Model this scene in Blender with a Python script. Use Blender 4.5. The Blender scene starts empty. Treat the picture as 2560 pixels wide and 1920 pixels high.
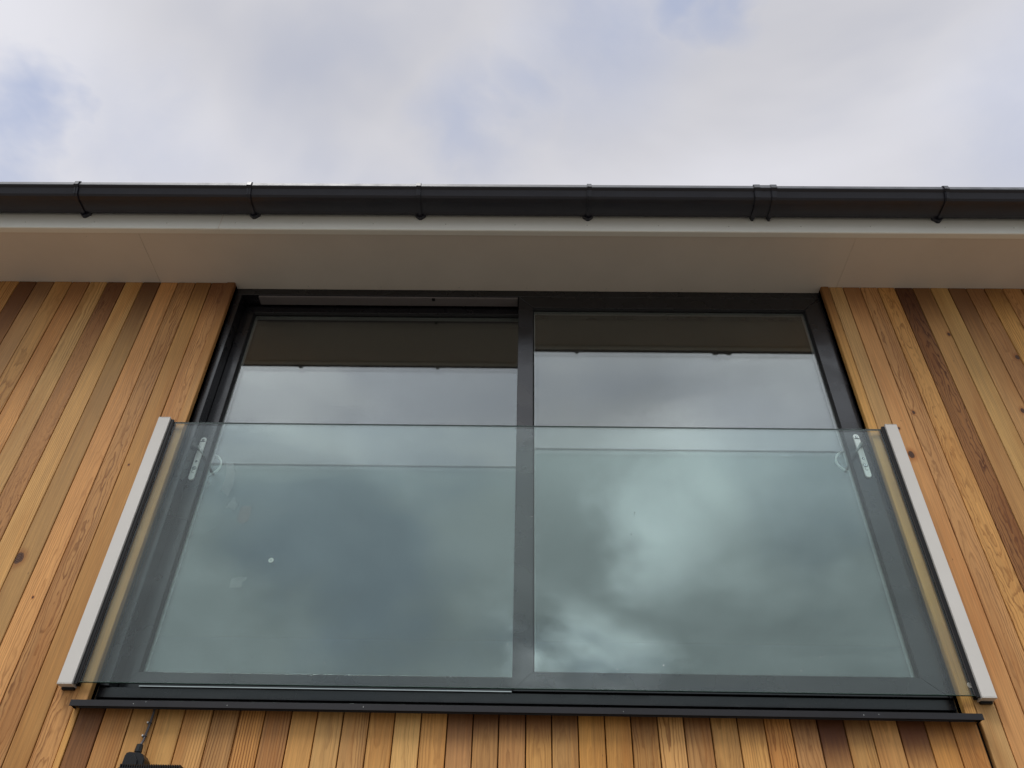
import bpy, bmesh, math, random
from mathutils import Vector, Matrix
random.seed(7)
sc = bpy.context.scene
C = sc.collection
CH = 1.6                                   # camera height above the ground

# ------------------------------------------------------------------ camera
cam = bpy.data.cameras.new('camera'); co = bpy.data.objects.new('camera', cam); C.objects.link(co)
cam.sensor_width = 36.0; cam.lens = 2025.9/2560*36; cam.clip_start = 0.05; cam.clip_end = 3000
Rm = Matrix(((0.99983202, -0.00930512, 0.0157909), (0.00590755, -0.65196031, -0.75823009), (0.01735047, 0.75819601, -0.65179582)))
# matrix rows are the world axes in camera space: its cam->world form
Rm = Matrix([[Rm[0][0], Rm[0][1], Rm[0][2]], [Rm[1][0], Rm[1][1], Rm[1][2]], [Rm[2][0], Rm[2][1], Rm[2][2]]])
M4 = Rm.to_4x4(); M4.translation = Vector((0, -2.85, CH)); co.matrix_world = M4
sc.camera = co

# ------------------------------------------------------------------ world
def srgb(r, g, b, k=1.0):
    f = lambda c: ((c/255+0.055)/1.055)**2.4 if c/255 > 0.04045 else c/255/12.92
    return (f(r)*k, f(g)*k, f(b)*k, 1)

class NT:
    """small helper to wire shader nodes"""
    def __init__(s, nt): s.nt = nt; s.n = nt.nodes; s.l = nt.links
    def new(s, t, **kw):
        n = s.n.new(t)
        for k, v in kw.items(): setattr(n, k, v)
        return n
    def put(s, sock, v):
        if v is None: return
        if isinstance(v, bpy.types.NodeSocket): s.l.new(v, sock)
        else: sock.default_value = v
    def m(s, op, a, b=None, c=None, clamp=False):
        n = s.new('ShaderNodeMath', operation=op); n.use_clamp = clamp
        s.put(n.inputs[0], a); s.put(n.inputs[1], b); s.put(n.inputs[2], c); return n.outputs[0]
    def vm(s, op, a, b=None, c=None):
        n = s.new('ShaderNodeVectorMath', operation=op)
        s.put(n.inputs[0], a); s.put(n.inputs[1], b)
        if c is not None: s.put(n.inputs[3 if op == 'SCALE' else 2], c)
        return n.outputs['Value'] if op in ('DOT_PRODUCT', 'LENGTH', 'DISTANCE') else n.outputs[0]
    def scale(s, a, k):
        n = s.new('ShaderNodeVectorMath', operation='SCALE'); s.put(n.inputs[0], a); s.put(n.inputs[3], k); return n.outputs[0]
    def sep(s, v):
        n = s.new('ShaderNodeSeparateXYZ'); s.put(n.inputs[0], v); return n.outputs[0], n.outputs[1], n.outputs[2]
    def comb(s, x, y, z):
        n = s.new('ShaderNodeCombineXYZ'); s.put(n.inputs[0], x); s.put(n.inputs[1], y); s.put(n.inputs[2], z); return n.outputs[0]
    def noise(s, v, scale, detail=2.0, rough=0.5, dist=0.0):
        n = s.new('ShaderNodeTexNoise'); s.put(n.inputs['Vector'], v); n.inputs['Scale'].default_value = scale
        n.inputs['Detail'].default_value = detail; n.inputs['Roughness'].default_value = rough; n.inputs['Distortion'].default_value = dist
        return n.outputs['Fac']
    def sm(s, v, a, b, lo=0.0, hi=1.0):
        n = s.new('ShaderNodeMapRange', interpolation_type='SMOOTHSTEP'); s.put(n.inputs[0], v)
        s.put(n.inputs[1], a); s.put(n.inputs[2], b); s.put(n.inputs[3], lo); s.put(n.inputs[4], hi); return n.outputs[0]
    def mix(s, f, a, b, mode='MIX'):
        n = s.new('ShaderNodeMix', data_type='RGBA', blend_type=mode); n.clamp_factor = True
        s.put(n.inputs[0], f); s.put(n.inputs[6], a); s.put(n.inputs[7], b); return n.outputs[2]

SUN_EL, SUN_AZ = math.radians(60), math.radians(206)     # azimuth clockwise from +Y
sdir = Vector((math.sin(SUN_AZ)*math.cos(SUN_EL), math.cos(SUN_AZ)*math.cos(SUN_EL), math.sin(SUN_EL)))
w = bpy.data.worlds.new('World'); sc.world = w; w.use_nodes = True
w.node_tree.nodes.clear(); N = NT(w.node_tree)
sky = N.new('ShaderNodeTexSky', sky_type='NISHITA'); sky.sun_disc = False
sky.sun_elevation = SUN_EL; sky.sun_rotation = SUN_AZ
tc = N.new('ShaderNodeTexCoord'); D = N.vm('NORMALIZE', tc.outputs['Generated'])
dx, dy, dz = N.sep(D)
den = N.m('ADD', N.m('MAXIMUM', dz, 0.0), 0.22)
P = N.comb(N.m('DIVIDE', dx, den), N.m('DIVIDE', dy, den), 0.0)
n1 = N.noise(P, 1.7, 5, 0.5, 0.35)
n2 = N.noise(N.vm('ADD', P, (7.3, 2.1, 0.0)), 4.2, 6, 0.55, 0.3)
n3 = N.noise(N.vm('ADD', P, (1.3, 9.4, 0.0)), 9.0, 4, 0.6, 0.2)
wob = N.vm('ADD', N.scale(N.vm('SUBTRACT', N.comb(n1, n2, n1), (0.5, 0.5, 0.5)), 0.24), N.scale(N.vm('SUBTRACT', N.comb(n3, n1, n3), (0.5, 0.5, 0.5)), 0.13))
Dw = N.vm('ADD', D, wob)
def blob(c, r0, r1, wv=Dw):
    return N.sm(N.vm('DISTANCE', wv, tuple(c)), r0, r1, 1.0, 0.0)
def addup(L):
    o = L[0]
    for x in L[1:]: o = N.m('MAXIMUM', o, x)
    return o
# thin gaps of blue between the clouds in front
gaps = addup([blob((-.490, .435, .755), .0, .065), blob((-.500, .450, .740), .0, .07), blob((-.545, .475, .70), .0, .12), N.m('MULTIPLY', blob((0.0, .495, .87), .0, .08), .55),
              blob((.17, .405, .897), .0, .07), blob((.21, .40, .89), .0, .06), N.m('MULTIPLY', blob((.08, .44, .893), .0, .15), .7), N.m('MULTIPLY', blob((-.07, .53, .845), .0, .11), .6),
              N.m('MULTIPLY', blob((.52, .45, .72), .0, .17), .6), N.m('MULTIPLY', blob((-.40, .50, .77), .0, .13), .35)])
gaps = N.m('MULTIPLY', gaps, N.sm(n2, .30, .60, .35, 1.0))
gaps = N.m('MAXIMUM', gaps, N.sm(n1, .50, .34, 0.0, .42))
front = N.sm(dy, -.25, .35)
cl_front = N.m('ADD', N.m('MULTIPLY', N.sm(n1, .32, .68), .14), .55)
cl_front = N.m('ADD', cl_front, N.m('MULTIPLY', N.sm(dz, .86, .78), .09))   # a little paler towards the horizon
# heavier, broken cloud behind the viewer (what the panes mirror)
Dr = N.vm('ADD', D, N.scale(N.vm('SUBTRACT', N.comb(n2, n1, n1), (0.5, 0.5, 0.5)), 0.26))
Dr = N.vm('ADD', Dr, N.scale(N.vm('SUBTRACT', N.comb(n3, n2, n3), (0.5, 0.5, 0.5)), 0.05))
lit = addup([N.m('MULTIPLY', blob((.185, -.835, .52), .0, .13, Dr), .90), N.m('MULTIPLY', blob((.24, -.81, .545), .0, .14, Dr), .80), N.m('MULTIPLY', blob((.36, -.76, .57), .0, .17, Dr), .75), N.m('MULTIPLY', blob((.285, -.80, .55), .0, .19, Dr), .70), N.m('MULTIPLY', blob((.24, -.82, .50), .0, .12, Dr), .6), N.m('MULTIPLY', blob((-.16, -.80, .57), .0, .16, Dr), .30), N.m('MULTIPLY', blob((.335, -.77, .56), .0, .20, Dr), .70),
             N.m('MULTIPLY', blob((.085, -.925, .372), .0, .10, Dr), 1.1), N.m('MULTIPLY', blob((-.30, -.745, .60), .0, .22, Dr), .45),
             N.m('MULTIPLY', blob((-.62, -.60, .50), .0, .3, Dr), .6), N.m('MULTIPLY', blob((.7, -.6, .35), .0, .3, Dr), .6)])
back = N.m('ADD', N.m('MULTIPLY', N.sm(n1, .30, .72), .20), .52)
back = N.m('ADD', back, N.m('MULTIPLY', N.sm(n2, .35, .75), .20))
back = N.m('ADD', back, N.m('MULTIPLY', lit, N.m('MULTIPLY', N.sm(n2, .25, .7, .80, 1.1), .98)))
back = N.m('ADD', back, N.m('MULTIPLY', N.sm(dz, .42, .85), .78))
back = N.m('MULTIPLY', back, N.sm(dz, 0.0, .34, .48, 1.0))          # overcast sky: dimmer low down
sunlobe = N.m('POWER', N.m('MAXIMUM', N.vm('DOT_PRODUCT', D, tuple(sdir)), 0.0), 6.0)
lum = N.m('ADD', N.m('ADD', N.m('MULTIPLY', cl_front, front), N.m('MULTIPLY', back, N.m('SUBTRACT', 1.0, front))), N.m('MULTIPLY', sunlobe, .35))
tint = N.mix(front, (.96, 1.0, 1.05, 1), (.99, .99, 1.06, 1))
cloud = N.mix(1.0, tint, N.comb(lum, lum, lum), 'MULTIPLY')
cloud = N.vm('SCALE', cloud, None, 10.0) if False else N.scale(cloud, 10.0)
blue = N.vm('ADD', N.scale(sky.outputs[0], .45), (2.3, 3.0, 4.9))
col = N.mix(N.m('MULTIPLY', gaps, .66), cloud, blue)
below = N.sm(dz, -.02, .02)
col = N.mix(below, (2.0, 2.0, 2.1, 1), col)
bg = N.new('ShaderNodeBackground'); N.put(bg.inputs[0], col); bg.inputs[1].default_value = 0.1
wo = N.new('ShaderNodeOutputWorld'); N.l.new(bg.outputs[0], wo.inputs[0])

# ------------------------------------------------------------------ sun behind thick cloud
sl = bpy.data.lights.new('sun', 'SUN'); sl.energy = 1.9; sl.angle = math.radians(22); sl.color = (1, .97, .93)
so = bpy.data.objects.new('sun', sl); C.objects.link(so); so.location = (0, 0, 12)
so.rotation_euler = (-sdir).to_track_quat('-Z', 'Y').to_euler()
sc.view_settings.view_transform = 'Standard'; sc.view_settings.look = 'None'
sc.view_settings.exposure = 0.0; sc.view_settings.gamma = 1.0; sc.view_settings.use_curve_mapping = False
sc.render.engine = 'CYCLES'
sc.cycles.transparent_max_bounces = 32; sc.cycles.max_bounces = 10; sc.cycles.glossy_bounces = 6
sc.cycles.caustics_reflective = False

# ------------------------------------------------------------------ helpers
def link(name, me, mat=None, parent=None):
    o = bpy.data.objects.new(name, me); C.objects.link(o)
    if mat is not None and me is not None and not me.materials: me.materials.append(mat)
    if parent is not None: o.parent = parent
    return o
def tag(o, label=None, cat=None, group=None, kind=None):
    if label: o['label'] = label
    if cat: o['category'] = cat
    if group: o['group'] = group
    if kind: o['kind'] = kind
    return o
def thing(name, loc, label, cat, group=None):
    o = bpy.data.objects.new(name, None); C.objects.link(o); o.location = (loc[0], loc[1], loc[2]+CH)
    o.empty_display_size = .1
    return tag(o, label, cat, group)
def finish(bm, name, smooth=False):
    bmesh.ops.recalc_face_normals(bm, faces=bm.faces)
    me = bpy.data.meshes.new(name); bm.to_mesh(me); bm.free()
    if smooth:
        for p in me.polygons: p.use_smooth = True
    return me
def add_box(bm, x0, x1, y0, y1, z0, z1):
    r = bmesh.ops.create_cube(bm, size=1)
    for v in r['verts']:
        v.co = Vector(((x0+x1)/2+v.co.x*(x1-x0), (y0+y1)/2+v.co.y*(y1-y0), (z0+z1)/2+v.co.z*(z1-z0)))
    return r['verts']
def off(parent):            # positions are given relative to the eye: x, y, z above the camera
    return Vector(parent.location) if parent is not None else Vector((0, 0, 0))
def abs_shift(bm, parent):
    o = Vector((0, 0, CH)); p = parent
    while p is not None: o -= Vector(p.location); p = p.parent
    for v in bm.verts: v.co += o
def box(name, x0, x1, y0, y1, z0, z1, mat, parent, bev=0.0, seg=1):
    bm = bmesh.new(); add_box(bm, x0, x1, y0, y1, z0, z1)
    if bev: bmesh.ops.bevel(bm, geom=list(bm.edges), offset=bev, segments=seg, affect='EDGES', profile=.5)
    abs_shift(bm, parent)
    return link(name, finish(bm, name), mat, parent)
def prism_bm(bm, prof, a0, a1, axis='x'):
    """closed profile swept along an axis; prof = (y,z) for x, (x,z) for y, (x,y) for z"""
    def pt(u, v, a):
        return Vector((a, u, v)) if axis == 'x' else (Vector((u, a, v)) if axis == 'y' else Vector((u, v, a)))
    A = [bm.verts.new(pt(u, v, a0)) for u, v in prof]; B = [bm.verts.new(pt(u, v, a1)) for u, v in prof]
    n = len(prof)
    for i in range(n): bm.faces.new((A[i], A[(i+1) % n], B[(i+1) % n], B[i]))
    bm.faces.new(A); bm.faces.new(B[::-1])
def prism(name, prof, a0, a1, mat, parent, axis='x', smooth=False):
    bm = bmesh.new(); prism_bm(bm, prof, a0, a1, axis); abs_shift(bm, parent)
    return link(name, finish(bm, name, smooth), mat, parent)
def tube_bm(bm, pts, r, n=10, r2=None):
    pts = [Vector(p) for p in pts]; rings = []
    up = Vector((0.13, .31, .94)).normalized()
    for i, p in enumerate(pts):
        t = (pts[min(i+1, len(pts)-1)]-pts[max(i-1, 0)]).normalized()
        a = t.cross(up).normalized(); b = t.cross(a).normalized()
        rr = r if r2 is None else r+(r2-r)*i/(len(pts)-1)
        rings.append([bm.verts.new(p+rr*(math.cos(2*math.pi*k/n)*a+math.sin(2*math.pi*k/n)*b)) for k in range(n)])
    for i in range(len(rings)-1):
        for k in range(n): bm.faces.new((rings[i][k], rings[i][(k+1) % n], rings[i+1][(k+1) % n], rings[i+1][k]))
    bm.faces.new(rings[0][::-1]); bm.faces.new(rings[-1])
def tube(name, pts, r, mat, parent, n=10, r2=None):
    bm = bmesh.new(); tube_bm(bm, pts, r, n, r2); abs_shift(bm, parent)
    return link(name, finish(bm, name, True), mat, parent)

# ------------------------------------------------------------------ materials
def pmat(name, base, rough=.5, spec=.5, metal=0.0, bump=0.0, bscale=300, var=0.0, vscale=6, coat=0.0):
    m = bpy.data.materials.new(name); m.use_nodes = True; K = NT(m.node_tree)
    b = K.n['Principled BSDF']; b.inputs['Roughness'].default_value = rough
    b.inputs['Specular IOR Level'].default_value = spec; b.inputs['Metallic'].default_value = metal
    b.inputs['Coat Weight'].default_value = coat
    g = K.new('ShaderNodeNewGeometry')
    if var:
        n = K.noise(g.outputs['Position'], vscale, 4, .6)
        k = K.sm(n, .3, .7, 1-var, 1+var)
        K.put(b.inputs['Base Color'], K.mix(1.0, tuple(base), K.comb(k, k, k), 'MULTIPLY'))
        K.put(b.inputs['Roughness'], K.sm(K.noise(g.outputs['Position'], vscale*2.3, 3), .3, .7, max(rough-.07, .02), rough+.1))
    else: b.inputs['Base Color'].default_value = tuple(base)
    if bump:
        bn = K.new('ShaderNodeBump'); bn.inputs['Strength'].default_value = bump; bn.inputs['Distance'].default_value = .001
        K.put(bn.inputs['Height'], K.noise(g.outputs['Position'], bscale, 2)); K.l.new(bn.outputs[0], b.inputs['Normal'])
    return m

def glass_mat(name, refl, tint, grime=.0, seed=0.0):
    m = bpy.data.materials.new(name); m.use_nodes = True; K = NT(m.node_tree); K.n.clear()
    lw = K.new('ShaderNodeLayerWeight'); lw.inputs[0].default_value = .5
    g = K.new('ShaderNodeNewGeometry')
    f = K.m('ADD', K.m('MULTIPLY', K.m('POWER', lw.outputs['Facing'], 5.0), 1-refl), refl)
    tr = K.new('ShaderNodeBsdfTransparent'); tr.inputs[0].default_value = tuple(tint)+(1,)
    gl = K.new('ShaderNodeBsdfGlossy'); gl.inputs['Roughness'].default_value = 0.0
    gl.inputs[0].default_value = (.97, 1, .99, 1)
    mx = K.new('ShaderNodeMixShader'); K.put(mx.inputs[0], f); K.l.new(tr.outputs[0], mx.inputs[1]); K.l.new(gl.outputs[0], mx.inputs[2])
    out = K.new('ShaderNodeOutputMaterial'); last = mx.outputs[0]
    if grime:                                  # fine dust film and run marks
        x, y, z = K.sep(g.outputs['Position'])
        st = K.noise(K.comb(K.m('ADD', K.m('MULTIPLY', x, 22.0), seed), y, K.m('MULTIPLY', z, .9)), 1.0, 3, .6)
        sp = K.noise(g.outputs['Position'], 60.0, 3, .7)
        k = K.m('MULTIPLY', K.m('ADD', K.sm(st, .55, .85), K.m('MULTIPLY', K.sm(sp, .55, .8), .6)), grime)
        df = K.new('ShaderNodeBsdfDiffuse'); df.inputs[0].default_value = (.5, .5, .48, 1)
        m2 = K.new('ShaderNodeMixShader'); K.put(m2.inputs[0], K.m('ADD', k, grime*.3)); K.l.new(last, m2.inputs[1]); K.l.new(df.outputs[0], m2.inputs[2]); last = m2.outputs[0]
    K.l.new(last, out.inputs[0]); return m

def wood_mat(name):
    m = bpy.data.materials.new(name); m.use_nodes = True; K = NT(m.node_tree); b = K.n['Principled BSDF']
    tcn = K.new('ShaderNodeTexCoord'); oi = K.new('ShaderNodeObjectInfo'); O = tcn.outputs['Object']
    def attr(a, vec=True):
        n = K.new('ShaderNodeAttribute', attribute_type='OBJECT', attribute_name=a); return n.outputs['Vector'] if vec else n.outputs['Fac']
    tone = attr('tone'); gr = attr('grain'); ka = attr('knot_a'); kb = attr('knot_b'); ax = attr('axis')
    gs, gf, gc = K.sep(gr)                      # figure strength, ring frequency, waviness
    axx, axd, sd = K.sep(ax)                    # pith offset across, pith depth, seed
    x, y, z = K.sep(O)
    S = K.m('MULTIPLY', sd, 37.0)
    zl = K.m('ADD', z, S)
    # slow wander of the pith along the board -> cathedral arches
    wz = K.noise(K.comb(S, 0.0, K.m('MULTIPLY', zl, .9)), 1.0, 1, .4)
    wz2 = K.noise(K.comb(K.m('ADD', S, 9.0), 3.0, K.m('MULTIPLY', zl, .7)), 1.0, 1, .4)
    wave = K.noise(K.comb(K.m('MULTIPLY', x, 16.0), K.m('MULTIPLY', y, 16.0), K.m('MULTIPLY', zl, 3.6)), 1.0, 3, .55)
    fine = K.noise(K.comb(K.m('MULTIPLY', x, 60.0), K.m('MULTIPLY', y, 60.0), K.m('MULTIPLY', zl, 17.0)), 1.0, 2, .5)
    def knot(kv):
        kx, kz, kr = K.sep(kv)
        ddx = K.m('SUBTRACT', x, kx); ddz = K.m('MULTIPLY', K.m('SUBTRACT', z, kz), .72)
        d = K.m('SQRT', K.m('ADD', K.m('MULTIPLY', ddx, ddx), K.m('MULTIPLY', ddz, ddz)))
        return K.m('DIVIDE', d, K.m('MAXIMUM', kr, .001)), ddx
    da, dax = knot(ka); db, dbx = knot(kb)
    swirl = K.m('ADD', K.m('MULTIPLY', K.m('POWER', 2.718, K.m('MULTIPLY', da, -.55)), K.m('MULTIPLY', K.sep(ka)[2], 1.6)),
                K.m('MULTIPLY', K.m('POWER', 2.718, K.m('MULTIPLY', db, -.55)), K.m('MULTIPLY', K.sep(kb)[2], 1.6)))
    px = K.m('ADD', K.m('SUBTRACT', x, axx), K.m('MULTIPLY', K.m('SUBTRACT', wz, .5), .05))
    py = K.m('ADD', axd, K.m('MULTIPLY', K.m('SUBTRACT', wz2, .5), .11))
    r = K.m('SQRT', K.m('ADD', K.m('MULTIPLY', px, px), K.m('MULTIPLY', py, py)))
    r = K.m('ADD', r, K.m('MULTIPLY', K.m('SUBTRACT', wave, .5), K.m('MULTIPLY', gc, .030)))
    r = K.m('ADD', r, K.m('MULTIPLY', K.m('SUBTRACT', fine, .5), K.m('MULTIPLY', gc, .008)))
    r = K.m('ADD', r, swirl)
    ph = K.m('FRACT', K.m('MULTIPLY', r, gf))
    late = K.m('MULTIPLY', K.sm(ph, .45, .90), K.sm(ph, .88, 1.0, 1.0, 0.0))
    fade = K.sm(K.noise(K.comb(K.m('MULTIPLY', x, 9.0), S, K.m('MULTIPLY', zl, .8)), 1.0, 2), .32, .62, .35, 1.0)
    late = K.m('MULTIPLY', K.m('MULTIPLY', late, fade), gs)
    fib = K.noise(K.comb(K.m('MULTIPLY', x, 420.0), K.m('MULTIPLY', y, 420.0), K.m('MULTIPLY', zl, 7.0)), 1.0, 3, .6)
    fib2 = K.noise(K.comb(K.m('MULTIPLY', x, 110.0), K.m('MULTIPLY', y, 110.0), K.m('MULTIPLY', zl, 2.2)), 1.0, 3, .6)
    blot = K.noise(K.comb(K.m('MULTIPLY', x, 11.0), S, K.m('MULTIPLY', zl, 1.3)), 1.0, 3, .55)
    band = K.noise(K.comb(S, 4.0, K.m('MULTIPLY', zl, .8)), 1.0, 2, .5)
    col = K.mix(late, tone, K.mix(1.0, tone, (.30, .19, .11, 1), 'MULTIPLY'))
    col = K.mix(K.sm(blot, .46, .72, 0.0, .68), col, K.mix(1.0, tone, (.70, .56, .44, 1), 'MULTIPLY'))
    col = K.mix(K.sm(blot, .50, .26, 0.0, .38), col, K.mix(1.0, tone, (1.22, 1.22, 1.18, 1), 'MULTIPLY'))
    col = K.mix(K.sm(band, .50, .72, 0.0, .42), col, K.mix(1.0, tone, (.66, .60, .60, 1), 'MULTIPLY'))
    k = K.m('MULTIPLY', K.sm(fib, .25, .75, .88, 1.10), K.sm(fib2, .25, .75, .84, 1.11))
    col = K.mix(1.0, col, K.comb(k, k, k), 'MULTIPLY')
    # small resin flecks and pin marks
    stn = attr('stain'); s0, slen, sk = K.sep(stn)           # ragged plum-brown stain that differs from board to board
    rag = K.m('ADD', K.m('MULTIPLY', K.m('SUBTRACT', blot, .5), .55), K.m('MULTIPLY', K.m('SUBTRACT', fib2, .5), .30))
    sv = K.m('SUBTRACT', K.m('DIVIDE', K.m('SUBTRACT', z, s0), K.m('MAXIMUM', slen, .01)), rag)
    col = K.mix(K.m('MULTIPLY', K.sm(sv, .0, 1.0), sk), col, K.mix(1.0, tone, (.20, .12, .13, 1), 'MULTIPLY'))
    v = K.new('ShaderNodeTexVoronoi', feature='F1'); K.put(v.inputs['Vector'], K.comb(K.m('MULTIPLY', x, 30.0), S, K.m('MULTIPLY', zl, 11.0))); v.inputs['Scale'].default_value = 1.0
    fl = K.m('MULTIPLY', K.sm(v.outputs['Distance'], .02, .07, 1.0, 0.0), K.sm(K.sep(v.outputs['Color'])[0], .86, .88))
    col = K.mix(K.m('MULTIPLY', fl, .7), col, (.06, .028, .014, 1))
    for d in (da, db):
        dd = K.m('ADD', d, K.m('MULTIPLY', K.m('SUBTRACT', fine, .5), .7))
        col = K.mix(K.sm(dd, .8, 2.4, .65, 0.0), col, K.mix(1.0, tone, (.55, .34, .22, 1), 'MULTIPLY'))
        ring = K.m('FRACT', K.m('MULTIPLY', dd, 3.2))
        kc = K.mix(K.sm(ring, .2, .9), (.12, .055, .028, 1), (.035, .017, .012, 1))
        col = K.mix(K.sm(dd, .80, 1.05, 1.0, 0.0), col, kc)
    K.put(b.inputs['Base Color'], col)
    K.put(b.inputs['Roughness'], K.sm(fib2, .2, .8, .50, .68)); b.inputs['Specular IOR Level'].default_value = .28
    h = K.m('ADD', K.m('MULTIPLY', fib, .5), K.m('ADD', K.m('MULTIPLY', late, 1.0), K.m('MULTIPLY', fib2, .5)))
    bn = K.new('ShaderNodeBump'); bn.inputs['Strength'].default_value = .35; bn.inputs['Distance'].default_value = .0012
    K.put(bn.inputs['Height'], h); K.l.new(bn.outputs[0], b.inputs['Normal'])
    return m

WOOD = wood_mat('cedar')
ANTH = pmat('anthracite_powder_coat', srgb(22, 21, 25), .25, .65, bump=.05, bscale=900, var=.05, vscale=3)
ANTHM = pmat('anthracite_track', srgb(32, 32, 35), .4, .45)
RUB = pmat('black_rubber', (.008, .008, .009, 1), .55, .3)
SILL = pmat('sill_coat', srgb(27, 26, 30), .5, .3, bump=.05, bscale=900, var=.06)
ALU = pmat('silver_grey_coat', srgb(206, 202, 196), .48, .35, bump=.03, bscale=900, var=.02)
STEEL = pmat('brushed_track', (.55, .55, .55, 1), .28, .5, metal=1.0)
FASC = pmat('fascia_foil', srgb(238, 237, 228), .38, .5, bump=.04, bscale=250, var=.02, vscale=2)
SOFF = pmat('soffit_foil', srgb(222, 213, 201), .42, .5, bump=.06, bscale=250, var=.035, vscale=2.2)
GUT = pmat('gutter_plastic', srgb(37, 37, 46), .36, .5, bump=.0, bscale=60, var=.03, vscale=5)
BLK = pmat('black_plastic', (.006, .006, .007, 1), .42, .35, bump=.1, bscale=500)
CABM = pmat('grey_cable', (.075, .07, .078, 1), .42, .4)
WHT = pmat('white_enamel', srgb(240, 240, 237), .28, .5)
HOLE = pmat('recess_dark', (.035, .04, .04, 1), .5, .3)
CHROME = pmat('satin_nickel', (.62, .62, .60, 1), .25, .5, metal=1.0)
LEV = pmat('lever_grey', srgb(128, 132, 130), .25, .6)
PIN = pmat('pin_head', srgb(200, 197, 188), .4, .5)
LABELW = pmat('sticker_white', srgb(225, 228, 222), .5, .3)
LABELG = pmat('sticker_print', (.12, .13, .13, 1), .5, .3)
BACK = pmat('batten_dark', (.015, .012, .010, 1), .8, .1)
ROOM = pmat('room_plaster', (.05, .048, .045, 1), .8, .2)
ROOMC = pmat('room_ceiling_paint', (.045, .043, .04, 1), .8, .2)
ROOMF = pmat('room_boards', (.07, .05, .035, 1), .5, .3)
ROOFM = pmat('roof_sheet_grey', (.07, .07, .075, 1), .5, .4, bump=.2, bscale=40)
SPACER = pmat('edge_spacer', srgb(150, 152, 150), .45, .5)
GEDGE = pmat('glass_edge', (.030, .075, .062, 1), .12, .8)
ARRIS_GLINT = pmat('arris_glint', (.20, .34, .31, 1), .2, .8)  # highlight along the glass edges, put in as a paler green base colour
OUTG = glass_mat('outer_pane_glass', .100, (.955, .97, .965), grime=.003, seed=3.0)
INNG = glass_mat('inner_pane_glass', .042, (.955, .97, .965))
BALG = glass_mat('balustrade_glass', .045, (.90, .955, .945), grime=.011, seed=11.0)

# ------------------------------------------------------------------ ground
def ground():
    m = bpy.data.materials.new('paving_gravel'); m.use_nodes = True; K = NT(m.node_tree); b = K.n['Principled BSDF']
    g = K.new('ShaderNodeNewGeometry'); p = g.outputs['Position']
    a = K.noise(p, .6, 5, .6); c = K.noise(p, 45, 3, .7)
    col = K.mix(K.sm(a, .3, .7), srgb(108, 103, 96), srgb(127, 122, 114))
    col = K.mix(K.sm(c, .35, .65, 0.0, .45), col, srgb(86, 82, 76))
    K.put(b.inputs['Base Color'], col); b.inputs['Roughness'].default_value = .85
    bn = K.new('ShaderNodeBump'); bn.inputs['Strength'].default_value = .6; bn.inputs['Distance'].default_value = .01
    K.put(bn.inputs['Height'], c); K.l.new(bn.outputs[0], b.inputs['Normal'])
    bm = bmesh.new(); bmesh.ops.create_grid(bm, x_segments=8, y_segments=8, size=900)
    o = link('ground', finish(bm, 'ground'), m); tag(o, kind='structure')
ground()

# ------------------------------------------------------------------ timber wall, one board at a time
ZS = 3.128                  # soffit height above the eye
wall = thing('timber_wall', (0, 0, -CH), 'wall of upright cedar boards in mixed honey and brown tones round the big window', 'wall')
TONES = dict(tan=(195, 144, 87), orange=(198, 141, 78), pale=(209, 163, 103), grey=(184, 140, 90), red=(180, 129, 80), brown=(146, 99, 57), honey=(204, 152, 90), plain=(199, 147, 88))
def plank(x0, x1, z0, z1, tone='tan', fig=.55, freq=190., wav=.8, ax=None, dep=None, knots=(), yo=0.0, name='plank', lab=None, gap=.0036, rnd=.0030, thick=.019, jitter=1, stain=None):
    xa, xb = x0+gap/2, x1-gap/2; wd = xb-xa; h = wd/2
    bm = bmesh.new(); c = rnd
    prof = [(-h, c), (-h+c*.35, c*.3), (-h+c, 0), (h-c, 0), (h-c*.35, c*.3), (h, c), (h, thick), (-h, thick)]
    prism_bm(bm, prof, 0, z1-z0, 'z')
    me = finish(bm, name)
    me.materials.append(WOOD)
    o = bpy.data.objects.new(name, me); C.objects.link(o); o.parent = wall
    o.location = ((xa+xb)/2, yo+random.uniform(-.0008, .0008)*jitter, z0+CH)
    o.rotation_euler = (0, 0, random.uniform(-.006, .006)*jitter)
    t = TONES[tone]; q = random.uniform(.93, 1.06)
    cc = srgb(t[0]*q, t[1]*q*random.uniform(.985, 1.015), t[2]*q*random.uniform(.95, 1.04), 1.0)
    o['tone'] = [cc[0], cc[1], cc[2]]
    o['grain'] = [min(1.0, float(fig)*1.35), float(freq)*(.62 if fig > .4 else .85), float(wav)]
    if ax is None: ax = random.uniform(-.05, .05)
    if dep is None: dep = random.uniform(.02, .07)
    o['axis'] = [float(ax), float(dep), random.uniform(0, 5)]
    K = [(9., 9., .001), (9., 9., .001)]
    for i, (kx, kz, kr) in enumerate(knots[:2]): K[i] = (kx-(xa+xb)/2, kz-z0, kr)
    o['knot_a'] = list(map(float, K[0])); o['knot_b'] = list(map(float, K[1]))
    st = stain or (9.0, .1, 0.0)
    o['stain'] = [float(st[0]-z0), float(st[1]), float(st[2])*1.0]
    if lab: o['label'] = lab
    return o
LO = -1.50
L = [-1.552, -1.637, -1.721, -1.813, -1.905, -1.997, -2.090, -2.183, -2.276, -2.370, -2.463, -2.557, -2.650, -2.744, -2.838]
while L[-1] > -4.4: L.append(L[-1]-.0935)
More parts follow.
